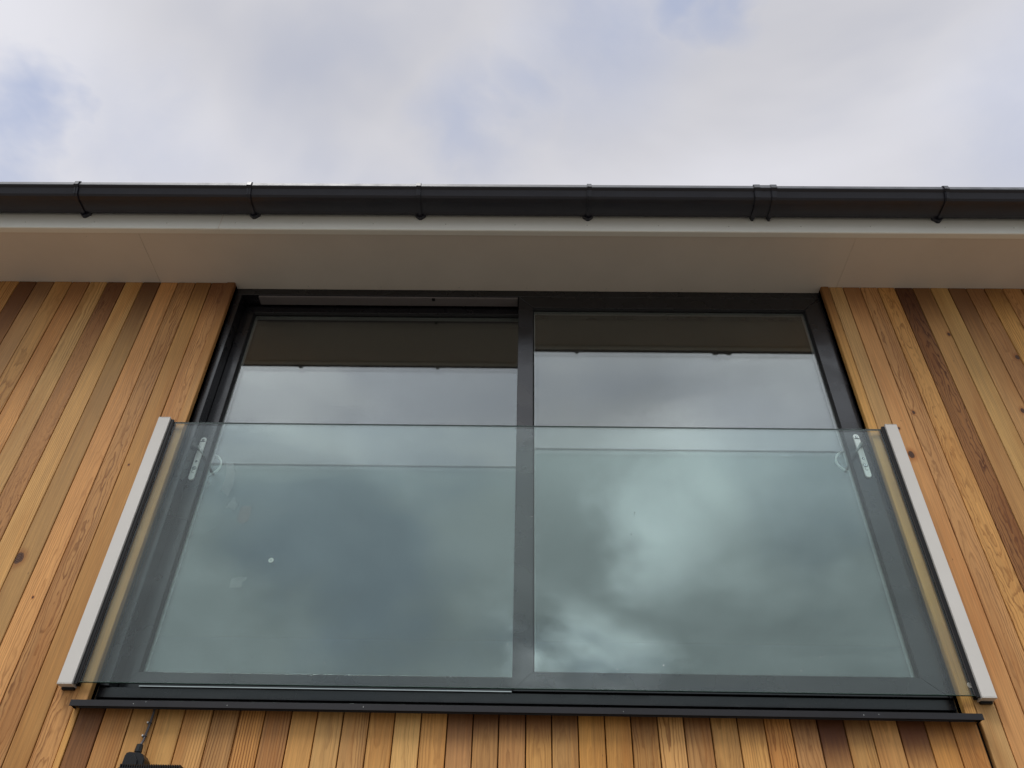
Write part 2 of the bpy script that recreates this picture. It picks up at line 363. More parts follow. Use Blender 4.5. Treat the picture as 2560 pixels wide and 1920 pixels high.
# tone, figure strength, ring frequency, waviness, pith offset, pith depth
LS = [('tan', .55, 260, 1.1, .02, .03), ('plain', .16, 150, .8, .10, .06), ('tan', .85, 190, 1.25, .0, .030), ('honey', .42, 230, .7, .03, .028),
      ('grey', .10, 130, .8, .12, .05), ('pale', .50, 210, .25, .16, .03), ('red', .60, 250, 1.7, .01, .05), ('pale', .45, 150, .9, -.03, .03),
      ('tan', .35, 210, .6, .05, .05), ('honey', .45, 150, 1.2, .0, .045), ('grey', .3, 200, .9, -.05, .04), ('red', .25, 200, .6, .1, .04)]
LK = {4: [(-1.983, 1.524, .019)], 1: [(-1.694, 1.973, .004)], 3: [(-1.86, 1.36, .004)]}
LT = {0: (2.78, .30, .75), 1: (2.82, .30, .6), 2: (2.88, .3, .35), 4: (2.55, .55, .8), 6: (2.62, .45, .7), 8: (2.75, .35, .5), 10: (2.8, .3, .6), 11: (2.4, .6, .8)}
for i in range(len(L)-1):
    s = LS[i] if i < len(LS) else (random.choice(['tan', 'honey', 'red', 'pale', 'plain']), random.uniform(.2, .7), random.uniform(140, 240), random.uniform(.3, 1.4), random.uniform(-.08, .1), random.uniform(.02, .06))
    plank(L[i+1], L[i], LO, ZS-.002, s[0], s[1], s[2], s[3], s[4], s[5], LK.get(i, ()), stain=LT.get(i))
Rj = [1.560, 1.632, 1.720, 1.808, 1.897, 1.988, 2.078, 2.168, 2.260, 2.351, 2.445, 2.540, 2.632]
while Rj[-1] < 4.4: Rj.append(Rj[-1]+.0925)
RS = [('pale', .35, 240, .7, -.06, .03), ('plain', .10, 150, .6, -.12, .05), ('tan', .50, 220, .9, -.02, .03), ('honey', .55, 240, 1.3, .0, .04),
      ('brown', .85, 230, 1.15, .01, .045), ('plain', .15, 140, .5, .12, .05), ('pale', .35, 190, .3, -.12, .04), ('grey', .25, 170, .8, .08, .05),
      ('tan', .45, 230, 1.0, .0, .04), ('honey', .5, 210, .7, .03, .03), ('tan', .4, 200, .9, -.03, .04)]
RK = {1: [(1.653, 2.213, .005), (1.664, 2.070, .015)], 2: [(1.745, 2.304, .007)], 5: [(2.066, 2.796, .008)], 8: [(2.338, 2.647, .011)], 7: [(2.236, 2.319, .011)]}
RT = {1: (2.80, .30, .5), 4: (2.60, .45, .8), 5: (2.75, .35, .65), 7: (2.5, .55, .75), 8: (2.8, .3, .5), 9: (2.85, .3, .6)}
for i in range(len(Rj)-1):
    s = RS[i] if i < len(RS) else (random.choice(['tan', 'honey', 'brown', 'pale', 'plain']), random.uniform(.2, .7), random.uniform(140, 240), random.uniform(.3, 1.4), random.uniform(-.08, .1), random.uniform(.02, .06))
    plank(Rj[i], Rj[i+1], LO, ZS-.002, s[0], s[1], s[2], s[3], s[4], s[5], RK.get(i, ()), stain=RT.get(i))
B = [-1.528, -1.440, -1.344, -1.254, -1.161, -1.063, -.971, -.883, -.791, -.702, -.612, -.522, -.435, -.344, -.254, -.166, -.078, .014, .102, .192, .283, .372, .463, .552, .643, .734, .825, .915, 1.005, 1.095, 1.183, 1.276, 1.369, 1.458, 1.548]
BS = ['brown', 'tan', 'honey', 'honey', 'honey', 'tan', 'orange', 'red', 'honey', 'pale', 'honey', 'honey', 'pale', 'honey', 'tan', 'tan', 'tan', 'plain', 'plain', 'orange', 'orange', 'tan', 'honey', 'tan', 'tan', 'honey', 'orange', 'tan', 'tan', 'honey', 'tan', 'tan', 'orange', 'orange']
BF = [.3, .6, .2, .15, .55, .6, .75, .6, .15, .25, .45, .4, .3, .45, .25, .3, .25, .3, .25, .2, .3, .75, .8, .5, .6, .35, .8, .35, .3, .4, .3, .5, .3, .3]
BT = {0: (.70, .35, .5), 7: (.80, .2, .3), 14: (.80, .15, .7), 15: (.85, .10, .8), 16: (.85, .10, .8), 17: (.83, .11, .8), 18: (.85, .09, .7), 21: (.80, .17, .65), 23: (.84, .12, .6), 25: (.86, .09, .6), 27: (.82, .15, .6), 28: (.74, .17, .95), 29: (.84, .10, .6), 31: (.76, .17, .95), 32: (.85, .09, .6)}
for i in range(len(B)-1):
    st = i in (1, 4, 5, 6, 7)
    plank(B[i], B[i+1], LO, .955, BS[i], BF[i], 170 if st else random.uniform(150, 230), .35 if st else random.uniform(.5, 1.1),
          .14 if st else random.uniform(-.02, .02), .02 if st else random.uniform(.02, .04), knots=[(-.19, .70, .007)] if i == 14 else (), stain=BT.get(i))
# narrow trims that frame the opening
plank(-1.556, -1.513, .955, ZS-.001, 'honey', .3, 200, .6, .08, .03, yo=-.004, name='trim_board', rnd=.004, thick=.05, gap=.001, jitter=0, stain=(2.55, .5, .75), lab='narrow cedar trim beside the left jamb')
plank(-1.552, -1.530, LO, .953, 'honey', .2, 200, .5, .08, .03, yo=-.001, name='trim_board', rnd=.002, thick=.03, gap=.001, jitter=0, lab='slim cedar strip running down below the sill')
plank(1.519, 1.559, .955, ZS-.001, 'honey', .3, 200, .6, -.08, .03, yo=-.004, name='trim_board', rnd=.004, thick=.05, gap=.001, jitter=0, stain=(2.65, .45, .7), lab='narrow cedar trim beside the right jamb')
box('backing_board', -4.45, -1.5135, .021, .045, LO, ZS+.05, BACK, wall)
box('backing_board', 1.5195, 4.45, .021, .045, LO, ZS+.05, BACK, wall)
box('backing_board', -1.513, 1.519, .021, .045, LO, .952, BACK, wall)

# ------------------------------------------------------------------ eaves: soffit, fascia, pins
eaves = thing('roof_eaves', (0, -.18, ZS), 'pale grey boxed eaves with flat soffit and fascia above the window', 'roof eaves')
def soff(x0, x1): box('soffit_board', x0, x1, -.3255, .060, ZS, ZS+.010, SOFF, eaves)
soff(-4.4, -1.9075); soff(-1.9060, 1.60); soff(1.6012, 4.4)
def fascia(x0, x1):
    prof = [(-.357, ZS-.001), (-.353, ZS-.004), (-.326, ZS-.004), (-.326, ZS+.001), (-.345, ZS+.001), (-.345, ZS+.20), (-.357, ZS+.20)]
    prism('fascia_board', prof, x0, x1, FASC, eaves)
fascia(-4.4, -1.5022); fascia(-1.5008, 4.4)
box('joint_trim', -1.5036, -1.5000, -.3580, -.3572, ZS+.0, ZS+.19, SOFF, eaves)
bm = bmesh.new()
def dome(bm, c, r, ax):
    res = bmesh.ops.create_uvsphere(bm, u_segments=8, v_segments=5, radius=r)
    for v in res['verts']:
        v.co[ax] *= .45; v.co += Vector(c)
for k in range(-11, 12):
    dome(bm, (-.05+.345*k+random.uniform(-.012, .012), -.3575, 3.168+random.uniform(-.004, .004)), .0034, 1)
for k in range(-8, 9):
    dome(bm, (.02+.385*k+random.uniform(-.02, .02), .022, ZS-.0003), .0038, 2)
for k in range(-7, 8):
    dome(bm, (.2+.60*k+random.uniform(-.03, .03), -.30, ZS-.0003), .0022, 2)
abs_shift(bm, eaves); o = link('pin_heads', finish(bm, 'pin_heads'), PIN, eaves); o['kind'] = 'stuff'
# roof slab above (out of view, keeps light out from behind the fascia)
bm = bmesh.new()
vs = [bm.verts.new(v) for v in [(-4.45, -.365, ZS+.205), (4.45, -.365, ZS+.205), (4.45, 4.6, ZS+1.0), (-4.45, 4.6, ZS+1.0), (-4.45, -.365, ZS+.235), (4.45, -.365, ZS+.235), (4.45, 4.6, ZS+1.03), (-4.45, 4.6, ZS+1.03)]]
for f in ((0, 3, 2, 1), (4, 5, 6, 7), (0, 1, 5, 4), (1, 2, 6, 5), (2, 3, 7, 6), (3, 0, 4, 7)): bm.faces.new([vs[i] for i in f])
abs_shift(bm, eaves); link('roof_sheet', finish(bm, 'roof_sheet'), ROOFM, eaves)

# ------------------------------------------------------------------ gutter
gut = thing('gutter', (0, -.43, 3.20), 'dark grey square plastic gutter clipped along the pale fascia', 'gutter')
GO = [(-.362, 3.284), (-.362, 3.234), (-.372, 3.219), (-.390, 3.214), (-.455, 3.214), (-.476, 3.217), (-.485, 3.224), (-.4990, 3.252), (-.5105, 3.2580), (-.5125, 3.2620), (-.5080, 3.2850), (-.5040, 3.2885), (-.4960, 3.288)]
GI = [(-.4945, 3.283), (-.4950, 3.253), (-.4815, 3.227), (-.474, 3.220), (-.455, 3.217), (-.390, 3.217), (-.374, 3.222), (-.365, 3.236), (-.365, 3.284)]
def channel(name, x0, x1, d=0.0):
    bm = bmesh.new()
    cy, cz = -.43, 3.25
    def ex(p): return (p[0]+d*(-1 if p[0] < -.47 else (.0 if p[0] > -.37 else -.1)), p[1]+d*(-1 if p[1] < 3.24 else (1 if p[1] > 3.275 else 0)))
    O = [ex(p) for p in GO]; prof = O+GI
    n = len(prof); A = [bm.verts.new((x0, u, v)) for u, v in prof]; Bv = [bm.verts.new((x1, u, v)) for u, v in prof]
    for i in range(n): bm.faces.new((A[i], A[(i+1) % n], Bv[(i+1) % n], Bv[i]))
    no, ni = len(O), len(GI)
    for V in (A, Bv):                              # end caps of the thin wall, quad by quad
        outer = V[:no]; inner = V[no:][::-1]
        for i in range(no-1):
            j0 = min(int(i*(ni-1)/(no-1)+.5), ni-1); j1 = min(int((i+1)*(ni-1)/(no-1)+.5), ni-1)
            q = [outer[i], outer[i+1], inner[j1]] + ([inner[j0]] if j0 != j1 else [])
            try: bm.faces.new(q)
            except ValueError: pass
    abs_shift(bm, gut); me = finish(bm, name)
    return link(name, me, GUT, gut)
channel('gutter_channel', -4.4, 1.142); channel('gutter_channel', 1.146, 4.4)
def strap_bm(bm, xc, wtop, d, wfoot):
    """band that follows the outside of the gutter"""
    path = [(-.4930, 3.2925), (-.5050, 3.2915), (-.5145, 3.280), (-.5165, 3.258), (-.5020, 3.250), (-.4885, 3.220), (-.479, 3.2130), (-.455, 3.2095), (-.395, 3.2095), (-.380, 3.211), (-.3665, 3.217)]
    t = d; n = len(path); W = [wtop]*5+[wtop*.9]*2+[wtop*.75]*2+[wfoot]*2
    rows = []
    for i, (y, z) in enumerate(path):
        a = Vector(path[max(i-1, 0)]); b = Vector(path[min(i+1, n-1)]); tg = (b-a).normalized(); nr = Vector((tg.y, -tg.x))
        q = Vector((y, z)) + nr*t*(-1 if nr.dot(Vector((y+.43, z-3.25))) < 0 else 1)
        w2 = W[i]/2
        rows.append([bm.verts.new((xc-w2, y, z)), bm.verts.new((xc+w2, y, z)), bm.verts.new((xc+w2, q.x, q.y)), bm.verts.new((xc-w2, q.x, q.y))])
    for i in range(n-1):
        for k in range(4): bm.faces.new((rows[i][k], rows[i][(k+1) % 4], rows[i+1][(k+1) % 4], rows[i+1][k]))
    bm.faces.new(rows[0][::-1]); bm.faces.new(rows[-1])
def rib_bm(bm, xc):                              # stiffening rib that gives the bright edge
    path = [(-.5195, 3.258), (-.5055, 3.247), (-.4925, 3.218), (-.482, 3.2105)]
    tube_bm(bm, [(xc, y, z) for y, z in path], .0022, 6)
def plate_bm(bm, xc, wt, wb, z0=3.199, z1=3.262):
    prism_bm(bm, [(xc-wb/2, z0), (xc+wb/2, z0), (xc+wt/2, z0+.022), (xc+wt/2, z1), (xc-wt/2, z1), (xc-wt/2, z0+.022)], -.3745, -.3575, 'y')
for xb in (-2.185, -1.3425, -.521, .3015, 2.004, -3.02, 2.84):
    bm = bmesh.new(); strap_bm(bm, xb, .021, .003, .013); rib_bm(bm, xb-.004); plate_bm(bm, xb, .052, .012); abs_shift(bm, gut)
    link('gutter_bracket', finish(bm, 'gutter_bracket'), GUT, gut)
# union that joins the two lengths
u = channel('gutter_union', 1.096, 1.192, .0028)
for xb in (1.104, 1.184):
    bm = bmesh.new(); strap_bm(bm, xb, .027, .0045, .018); rib_bm(bm, xb-.009); plate_bm(bm, xb, .020, .010, 3.206, 3.262); abs_shift(bm, u)
    link('union_clip', finish(bm, 'union_clip'), GUT, u)

# ------------------------------------------------------------------ window: outer frame
FL, FR = -1.513, 1.519
frame = thing('window_frame', (0, .12, 1.0), 'dark grey aluminium outer frame that holds the two glass doors', 'window frame')
box('frame_head', FL, FR, .040, .205, 3.082, 3.1265, ANTH, frame, .0012)
box('frame_jamb', FL+.001, -1.478, .0405, .205, 1.046, 3.0815, ANTH, frame, .0012)
box('frame_jamb', 1.5075, FR-.001, .0405, .205, 1.046, 3.0815, ANTH, frame, .0008)
box('frame_sill', FL, FR, .0520, .205, 1.008, 1.0455, ANTH, frame, .0012)
# head track over the left door: a lighter strip with its guide
box('head_track', -1.39, -.041, .0460, .100, 3.0705, 3.0815, pmat('track_grey', srgb(118, 112, 112), .4, .5), frame)
box('track_guide', -.485, -.470, .0450, .06, 3.064, 3.0705, RUB, frame)
box('floor_track', -1.370, -.037, .0440, .0545, 1.0457, 1.0490, STEEL, frame)
box('packer', FL+.003, FR-.003, 0.066, .2, .957, 1.0075, RUB, frame)

# ------------------------------------------------------------------ the doors
def mitre(name, pts, y0, y1, mat, parent, bev=.0012):
    bm = bmesh.new(); prism_bm(bm, pts, y0, y1, 'y')
    bmesh.ops.bevel(bm, geom=list(bm.edges), offset=bev, segments=1, affect='EDGES')
    abs_shift(bm, parent); return link(name, finish(bm, name), mat, parent)
def leaf(x0, x1, z0, z1, gx0, gx1, gz0, gz1, yf, pane_y, label, bead):
    """mitred frame round a double pane; yf = front face"""
    t = thing('sliding_door', ((x0+x1)/2, yf, z0), label, 'glass door', 'pair of glass doors in the big window')
    e = .0005; b = bead
    mitre('stile', [(x0, z0+e), (gx0-b, gz0-b+e), (gx0-b, gz1+b-e), (x0, z1-e)], yf, yf+.055, ANTH, t)
    mitre('stile', [(x1, z0+e), (gx1+b, gz0-b+e), (gx1+b, gz1+b-e), (x1, z1-e)], yf, yf+.055, ANTH, t)
    mitre('rail', [(x0+e, z0), (gx0-b+e, gz0-b), (gx1+b-e, gz0-b), (x1-e, z0)], yf, yf+.055, ANTH, t)
    mitre('rail', [(x0+e, z1), (gx0-b+e, gz1+b), (gx1+b-e, gz1+b), (x1-e, z1)], yf, yf+.055, ANTH, t)
    # glazing bead, set back, sloping to the pane
    bm = bmesh.new()
    yb = yf+.005
    o_ = [(gx0-b, gz0-b), (gx1+b, gz0-b), (gx1+b, gz1+b), (gx0-b, gz1+b)]; i_ = [(gx0, gz0), (gx1, gz0), (gx1, gz1), (gx0, gz1)]
    O = [bm.verts.new((u, yb, v)) for u, v in o_]; I = [bm.verts.new((u, yb+.008, v)) for u, v in i_]; J = [bm.verts.new((u, pane_y-.0005, v)) for u, v in i_]; Q = [bm.verts.new((u, pane_y+.002, v)) for u, v in o_]
    for k in range(4):
        k2 = (k+1) % 4
        for a, c in ((O, I), (I, J), (J, Q), (Q, O)): bm.faces.new((a[k], a[k2], c[k2], c[k]))
    abs_shift(bm, t); link('glazing_bead', finish(bm, 'glazing_bead'), RUB, t)
    g = .004; ex = .006
    pn = box('outer_pane', gx0-ex, gx1+ex, pane_y, pane_y+g, gz0-ex, gz1+ex, OUTG, t)
    pi = box('inner_pane', gx0-ex, gx1+ex, pane_y+.022, pane_y+.026, gz0-ex, gz1+ex, INNG, t)
    # edge spacer between the panes
    bm = bmesh.new(); s = .007; ya, yb2 = pane_y+.0045, pane_y+.0215
    add_box(bm, gx0-ex, gx0+s*.6, ya, yb2, gz0-ex, gz1+ex); add_box(bm, gx1-s*.6, gx1+ex, ya, yb2, gz0-ex, gz1+ex)
    add_box(bm, gx0+s*.6, gx1-s*.6, ya, yb2, gz0-ex, gz0+s*.5); add_box(bm, gx0+s*.6, gx1-s*.6, ya, yb2, gz1-s*.5, gz1+ex)
    abs_shift(bm, t); link('edge_spacer', finish(bm, 'edge_spacer'), SPACER, t)
    return t
right = leaf(-.0355, 1.5065, 1.0475, 3.0815, .0445, 1.4165, 1.1235, 2.994, .0400, .062, 'right glass door, in front, with the full centre stile and cloud mirrored in it', .006)
left = leaf(-1.4765, .030, 1.0500, 3.0690, -1.4140, -.0320, 1.1300, 3.0190, .1120, .136, 'left glass door, set further back, with a round sticker on its pane', .006)

def disc_bm(bm, c, r, y0, y1, n=20):
    A = [bm.verts.new((c[0]+r*math.cos(2*math.pi*k/n), y0, c[1]+r*math.sin(2*math.pi*k/n))) for k in range(n)]
    Bv = [bm.verts.new((v.co.x, y1, v.co.z)) for v in A]
    for k in range(n): bm.faces.new((A[k], A[(k+1) % n], Bv[(k+1) % n], Bv[k]))
    bm.faces.new(A); bm.faces.new(Bv[::-1])
def ring_bm(bm, c, r, t, y, n=24, a0=0, a1=360):
    pts = [(c[0]+r*math.cos(math.radians(a0+(a1-a0)*k/n)), y, c[1]+r*math.sin(math.radians(a0+(a1-a0)*k/n))) for k in range(n+1)]
    tube_bm(bm, pts, t, 6)
def handle(t, xc, z0, z1, yf, side, hid):
    """long lever backplate; side=+1 lever leans to +x"""
    w_ = .0125; n = 12; pts = []
    for k in range(n+1): a = math.pi*k/n; pts.append((xc+w_*math.cos(a), z1-w_+w_*math.sin(a)))
    for k in range(n+1): a = math.pi+math.pi*k/n; pts.append((xc+w_*math.cos(a), z0+w_+w_*math.sin(a)))
    bm = bmesh.new(); prism_bm(bm, pts, yf-.008, yf-.0003, 'y'); bmesh.ops.bevel(bm, geom=[e for e in bm.edges if abs(e.verts[0].co.y-e.verts[1].co.y) < 1e-6 and e.verts[0].co.y < yf-.007], offset=.0015, segments=2, affect='EDGES')
    abs_shift(bm, t); pl = link('handle_plate', finish(bm, 'handle_plate'), WHT, t)
    yy = yf-.0084
    zt, zm, zc = z1-.016, z0+.098, z0+.062
    for zz, r in ((zt, .0060), (zm, .0058)):
        bm = bmesh.new(); disc_bm(bm, (xc, zz), r, yy-.0002, yy+.001); abs_shift(bm, pl); link('screw_hole', finish(bm, 'screw_hole'), HOLE, pl)
        bm = bmesh.new(); disc_bm(bm, (xc+.0008, zz-.0008), r*.62, yy-.0012, yy); abs_shift(bm, pl); link('screw', finish(bm, 'screw'), CHROME, pl)
    # slotted cover under the top screw
    bm = bmesh.new(); prism_bm(bm, [(xc-w_+.001, zt-.0105), (xc+w_-.001, zt-.0105), (xc+w_-.0025, zt-.0075), (xc-w_+.0025, zt-.0075)], yy-.0012, yy+.0006, 'y'); abs_shift(bm, pl); link('cover_slot', finish(bm, 'cover_slot'), HOLE, pl)
    # euro cylinder with its surround
    bm = bmesh.new(); ring_bm(bm, (xc, zc), .0088, .0009, yy); 
    tube_bm(bm, [(xc-.0055, yy, zc-.007), (xc-.0050, yy, zc-.022), (xc-.002, yy, zc-.0260), (xc+.002, yy, zc-.0260), (xc+.0045, yy, zc-.0235)], .0008, 6)
    abs_shift(bm, pl); link('cylinder_outline', finish(bm, 'cylinder_outline'), HOLE, pl)
    bm = bmesh.new(); disc_bm(bm, (xc, zc), .0072, yy-.0022, yy); abs_shift(bm, pl); link('lock_cylinder', finish(bm, 'lock_cylinder'), CHROME, pl)
    bm = bmesh.new(); add_box(bm, xc-.0011, xc+.0011, yy-.0027, yy-.0020, zc-.0035, zc+.0045); abs_shift(bm, pl); link('keyhole', finish(bm, 'keyhole'), RUB, pl)
    # lever: hub, neck and a flat tapering blade standing off the plate
    hz = z1-.067
    bm = bmesh.new()
    path = [(xc-side*.006, yf-.008, hz), (xc-side*.004, yf-.028, hz-.002), (xc+side*.004, yf-.044, hz-.012), (xc+side*.026, yf-.050, hz-.040), (xc+side*.046, yf-.050, hz-.066)]
    W = [.0085, .0085, .0080, .0062, .0034]; T = [.0085, .0080, .0060, .0040, .0024]
    rows = []
    for i, p in enumerate(path):
        a = Vector(path[max(i-1, 0)]); b_ = Vector(path[min(i+1, len(path)-1)]); tg = (b_-a).normalized()
        sdv = tg.cross(Vector((0, -1, 0))) if i > 1 else Vector((1, 0, 0))
        sdv = sdv.normalized(); up = tg.cross(sdv).normalized()
        rows.append([bm.verts.new(Vector(p)+sdv*W[i]*math.cos(2*math.pi*k/12)+up*T[i]*math.sin(2*math.pi*k/12)) for k in range(12)])
    for i in range(len(rows)-1):
        for k in range(12): bm.faces.new((rows[i][k], rows[i][(k+1) % 12], rows[i+1][(k+1) % 12], rows[i+1][k]))
    bm.faces.new(rows[0][::-1]); bm.faces.new(rows[-1]); abs_shift(bm, pl)
    link('lever', finish(bm, 'lever', True), LEV, pl)
handle(right, 1.4695, 1.973, 2.203, .0400, -1, 'r')
handle(left, -1.4600, 1.970, 2.202, .1120, 1, 'l')
# bowed pull handles on the room side, seen through the panes
def pull(t, xs, zc, y, side):
    pts = []
    for k in range(17):
        a = math.radians(-84+168*k/16)
        pts.append((xs+side*(.066*math.cos(a)-.004), y, zc+.058*math.sin(a)))
    tube('pull_handle', pts, .0046, WHT, t, 8)
pull(right, 1.440, 2.098, .094, -1); pull(left, -1.436, 2.094, .168, 1)

# round sticker on the left pane
st = thing('sticker', (-1.034, .135, 1.601), 'small round white sticker on the lower left pane', 'sticker')
bm = bmesh.new(); disc_bm(bm, (-1.034, 1.601), .0105, .1350, .1358); abs_shift(bm, st); link('sticker_disc', finish(bm, 'sticker_disc'), LABELW, st)
for dz_ in (-.0022, .0022): box('printed_bar', -1.0375, -1.0300, .1344, .1349, 1.601+dz_-.0008, 1.601+dz_+.0008, LABELG, st)
# faint see-through patches, pale and pinkish, on the left pane
def patch_mat(nm, k, c=(.80, .84, .84, 1)):
    m = bpy.data.materials.new(nm); m.use_nodes = True; K = NT(m.node_tree); K.n.clear()
    tr = K.new('ShaderNodeBsdfTransparent'); df = K.new('ShaderNodeBsdfDiffuse'); df.inputs[0].default_value = c
    mx = K.new('ShaderNodeMixShader'); mx.inputs[0].default_value = k; K.l.new(tr.outputs[0], mx.inputs[1]); K.l.new(df.outputs[0], mx.inputs[2])
    o = K.new('ShaderNodeOutputMaterial'); K.l.new(mx.outputs[0], o.inputs[0]); return m
PATCH = patch_mat('pale_patch', .085); PATCH2 = patch_mat('pinkish_patch', .06, (.75, .50, .42, 1))
def patch(pts, label, mat=PATCH):
    cx = sum(p[0] for p in pts)/len(pts); cz = sum(p[1] for p in pts)/len(pts)
    bm = bmesh.new(); prism_bm(bm, pts, .1352, .1358, 'y')
    o = link('pane_patch', finish(bm, 'pane_patch'), mat)
    for v in o.data.vertices: v.co -= Vector((cx, .1355, cz))
    o.location = (cx, .1355, cz+CH); tag(o, label, 'plastic film', 'faint patches on the left pane')
patch([(-1.335, 2.085), (-1.306, 2.085), (-1.285, 2.03), (-1.278, 1.96), (-1.288, 1.905), (-1.318, 1.935), (-1.328, 1.93), (-1.322, 2.0)], 'long curled pale strip beside the left pull handle')
patch([(-1.256, 1.905), (-1.232, 1.862), (-1.243, 1.838), (-1.272, 1.848), (-1.284, 1.85)], 'small kite shaped scrap below the curled strip')
patch([(-1.395, 1.985), (-1.372, 1.985), (-1.385, 1.950), (-1.402, 1.945)], 'tiny scrap close to the left stile')
patch([(-1.175, 1.520), (-1.118, 1.526), (-1.112, 1.512), (-1.130, 1.503), (-1.128, 1.478), (-1.178, 1.478)], 'faint square scrap low on the left pane')
patch([(-1.215, 1.86), (-1.172, 1.86), (-1.168, 1.79), (-1.195, 1.77), (-1.222, 1.79)], 'faint pinkish scrap for something indoors, right of the kite shaped one', PATCH2)

# specks of dirt and seed fluff caught on glass, frame and sill
def speck(pts, nm, mat, lab):
    bm = bmesh.new()
    for (x, y, z, r) in pts:
        res = bmesh.ops.create_icosphere(bm, subdivisions=1, radius=r)
        sx, szz = random.uniform(.5, 1.0), random.uniform(1.0, 2.2)
        for v in res['verts']: v.co = Vector((v.co.x*sx+x, v.co.y*.3+y, v.co.z*szz+z))
    for v in bm.verts: v.co.z += CH
    o = link(nm, finish(bm, nm), mat); tag(o, lab, 'dirt', None, 'stuff')
P_ = []
for k in range(34): P_.append((random.uniform(-1.35, 1.38), -.0275, random.uniform(1.05, 2.1), random.uniform(.0007, .0015)))
for k in range(16): P_.append((random.uniform(.06, 1.40), .0613, random.uniform(1.15, 2.9), random.uniform(.0007, .0014)))
for x, z in ((.335, 1.105), (.50, 1.122), (.98, 1.11)): P_.append((x, -.0278, z, .0018))
for k in range(7): P_.append((random.uniform(-1.4, 1.4), -.0515, .957+random.uniform(-.006, .006), .0013))
P_ += [(-.78, 2.13 if False else 2.02, 0, 0)][:0]
speck(P_, 'dust_specks', pmat('pale_fluff', srgb(205, 208, 205), .8, .1), 'pale specks of dust and seed fluff on glass and sill')
speck([(.462, .0612, 1.80, .003), (.460, .0612, 1.785, .0022), (.440, .0612, 1.70, .0028), (.432, .0612, 1.672, .002), (-.30, .1352, 2.62, .002), (-.26, .1352, 2.60, .0022)], 'dirt_spots', pmat('dark_dirt', (.03, .03, .028, 1), .8, .1), 'few dark dirt spots on the window panes')

# ------------------------------------------------------------------ sill flashing
sill = thing('window_sill', (0, -.02, .95), 'dark grey metal sill jutting out under the glass doors', 'window sill')
prof = [(.052, .980), (-.046, .9655), (-.0505, .9635), (-.0515, .9430), (-.0500, .9425), (-.0490, .9475), (-.0490, .9500), (.050, .9560)]
prism('sill_pan', prof, -1.543, 1.549, SILL, sill)
prism('drip_edge', [(-.040, .9500), (-.040, .9440), (-.037, .9405), (-.034, .9405), (-.034, .9500)], -1.515, 1.520, SILL, sill)
box('end_cap', -1.5462, -1.5432, -.045, .001, .948, .9650, SILL, sill); box('end_cap', 1.5492, 1.5522, -.045, .001, .948, .9650, SILL, sill)

# ------------------------------------------------------------------ glass balustrade
bal = thing('glass_balustrade', (0, -.02, 1.03), 'frameless clear glass guard held between two pale grey posts across the doors', 'balustrade')
GX0, GX1, GZ0, GZ1 = -1.5585, 1.5655, 1.0330, 2.1880
bm = bmesh.new(); vs = add_box(bm, GX0, GX1, -.0265, -.0145, GZ0, GZ1)
bmesh.ops.bevel(bm, geom=list(bm.edges), offset=.0012, segments=1, affect='EDGES'); abs_shift(bm, bal)
me = finish(bm, 'glass_panel'); me.materials.append(BALG); me.materials.append(GEDGE); me.materials.append(ARRIS_GLINT)
for p in me.polygons: p.material_index = 0 if abs(p.normal.y) > .9 else (1 if max(abs(p.normal.x), abs(p.normal.z)) > .9 else 2)
panel = link('glass_panel', me, None, bal)
def post(x0, x1, inner):
    """channel post; inner = +1 when the glass is on its +x side"""
    p = box('post', x0, x1, -.0450, -.0015, 1.0215, 2.1985, ALU, bal, .0012)
    for z0, z1 in ((2.1988, 2.2012), (1.0187, 1.0212)): box('end_cap', x0, x1, -.0450, -.0015, z0, z1, ALU, p, .0006)
    xi = x1 if inner > 0 else x0
    a, b = sorted((xi+inner*.0003, xi+inner*.0130))
    box('gasket', a, b, -.0350, -.0270, 1.024, 2.195, RUB, p); box('gasket', a, b, -.0140, -.0060, 1.024, 2.195, RUB, p)
    a, b = sorted((xi+inner*.0133, xi+inner*.0150))
    box('gasket_lip', a, b, -.0310, -.0270, 1.030, 2.190, CABM, p)
    box('wall_bracket', min(x0, x1)+.006, max(x0, x1)-.004, -.014, -.0005, 1.011, 1.0186, RUB, p)
post(-1.618, -1.5655, 1); post(1.5725, 1.6235, -1)
# etched safety mark in the corner of the glass: ring with strokes in it
bm = bmesh.new(); c = (1.553, 1.068); y = -.0268
ring_bm(bm, c, .0082, .0006, y); ring_bm(bm, c, .0060, .0004, y)
for p, q in (((-.004, -.003), (-.001, .004)), ((-.001, .004), (.001, -.002)), ((.001, -.002), (.004, .003)), ((-.003, -.004), (.004, -.0035)), ((-.0045, .001), (.0005, .0005))):
    tube_bm(bm, [(c[0]+p[0], y, c[1]+p[1]), (c[0]+q[0], y, c[1]+q[1])], .0005, 5)
abs_shift(bm, panel); link('etched_mark', finish(bm, 'etched_mark'), PIN, panel)

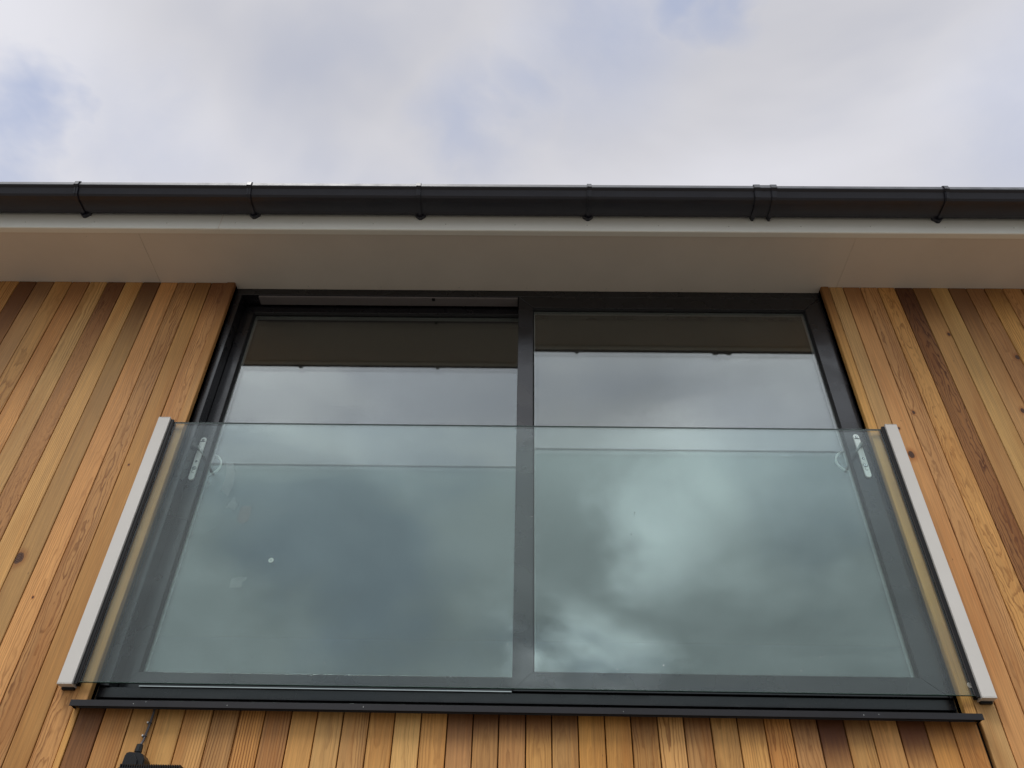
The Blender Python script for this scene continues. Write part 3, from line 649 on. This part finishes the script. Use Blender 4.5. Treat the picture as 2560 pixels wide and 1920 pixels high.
# ------------------------------------------------------------------ floodlight and its cable
fl = thing('floodlight', (-1.17, -.08, .72), 'black floodlight with ridged housing and cable box below the sill', 'floodlight')
bm = bmesh.new()
prism_bm(bm, [(-1.297, .700), (-1.224, .700), (-1.222, .770), (-1.238, .790), (-1.285, .793), (-1.291, .785)], -.070, -.012, 'y')
bmesh.ops.bevel(bm, geom=list(bm.edges), offset=.003, segments=2, affect='EDGES'); abs_shift(bm, fl)
jb = link('junction_box', finish(bm, 'junction_box'), BLK, fl)
bm = bmesh.new(); prism_bm(bm, [(-1.285, .702), (-1.236, .702), (-1.243, .765), (-1.258, .783), (-1.273, .765)], -.078, -.0702, 'y')
bmesh.ops.bevel(bm, geom=list(bm.edges), offset=.002, segments=1, affect='EDGES'); abs_shift(bm, jb); link('box_cover', finish(bm, 'box_cover'), BLK, jb)
gl = bmesh.new(); tube_bm(gl, [(-1.264, -.040, .794), (-1.264, -.040, .800)], .0095, 12); tube_bm(gl, [(-1.264, -.040, .800), (-1.264, -.040, .8235)], .0125, 8, .0105); abs_shift(gl, jb)
link('cable_gland', finish(gl, 'cable_gland'), BLK, jb)
bm = bmesh.new()
add_box(bm, -1.262, -1.070, -.150, -.060, .560, .7225)
abs_shift(bm, fl); hs = link('housing', finish(bm, 'housing'), BLK, fl)
bm = bmesh.new()
for k in range(26): 
    x = -1.259+k*.00745; add_box(bm, x-.0016, x+.0016, -.146, -.064, .7225, .7345)
abs_shift(bm, fl); fo = link('cooling_fins', finish(bm, 'cooling_fins'), BLK, fl); fo['kind'] = 'stuff'
box('bracket', -1.25, -1.08, -.0595, -.008, .64, .66, BLK, fl)
cab = thing('cable', (-1.27, -.006, .86), 'thin grey cable clipped to the boards between sill and floodlight', 'cable')
tube('cable_sheath', [(-1.262, -.020, .958), (-1.2640, -.010, .936), (-1.2665, -.007, .905), (-1.2690, -.007, .880), (-1.2715, -.007, .861), (-1.2685, -.013, .846), (-1.2650, -.028, .832), (-1.2640, -.038, .822)], .0042, CABM, cab, 8)
for xc, zc in ((-1.2668, .904), (-1.2712, .861)):
    bm = bmesh.new(); ring_bm(bm, (0, 0), .0055, .0016, 0, 14); 
    for v in bm.verts: v.co = Vector((v.co.x+xc, v.co.z-.0075, v.co.y+zc))
    add_box(bm, xc-.0105, xc-.0045, -.009, -.001, zc-.003, zc+.003)
    abs_shift(bm, cab); cl = link('cable_clip', finish(bm, 'cable_clip'), CABM, cab)
    bm = bmesh.new(); res = bmesh.ops.create_uvsphere(bm, u_segments=10, v_segments=6, radius=.0031)
    for v in res['verts']: v.co = Vector((v.co.x+xc-.0085, v.co.y*.6-.0095, v.co.z+zc+.001))
    abs_shift(bm, cl); link('nail_head', finish(bm, 'nail_head', True), WHT, cl)

# ------------------------------------------------------------------ room behind the glass
def room(name, *a, mat):
    bm = bmesh.new(); add_box(bm, *a)
    for v in bm.verts: v.co.z += CH
    o = link(name, finish(bm, name), mat); tag(o, kind='structure')
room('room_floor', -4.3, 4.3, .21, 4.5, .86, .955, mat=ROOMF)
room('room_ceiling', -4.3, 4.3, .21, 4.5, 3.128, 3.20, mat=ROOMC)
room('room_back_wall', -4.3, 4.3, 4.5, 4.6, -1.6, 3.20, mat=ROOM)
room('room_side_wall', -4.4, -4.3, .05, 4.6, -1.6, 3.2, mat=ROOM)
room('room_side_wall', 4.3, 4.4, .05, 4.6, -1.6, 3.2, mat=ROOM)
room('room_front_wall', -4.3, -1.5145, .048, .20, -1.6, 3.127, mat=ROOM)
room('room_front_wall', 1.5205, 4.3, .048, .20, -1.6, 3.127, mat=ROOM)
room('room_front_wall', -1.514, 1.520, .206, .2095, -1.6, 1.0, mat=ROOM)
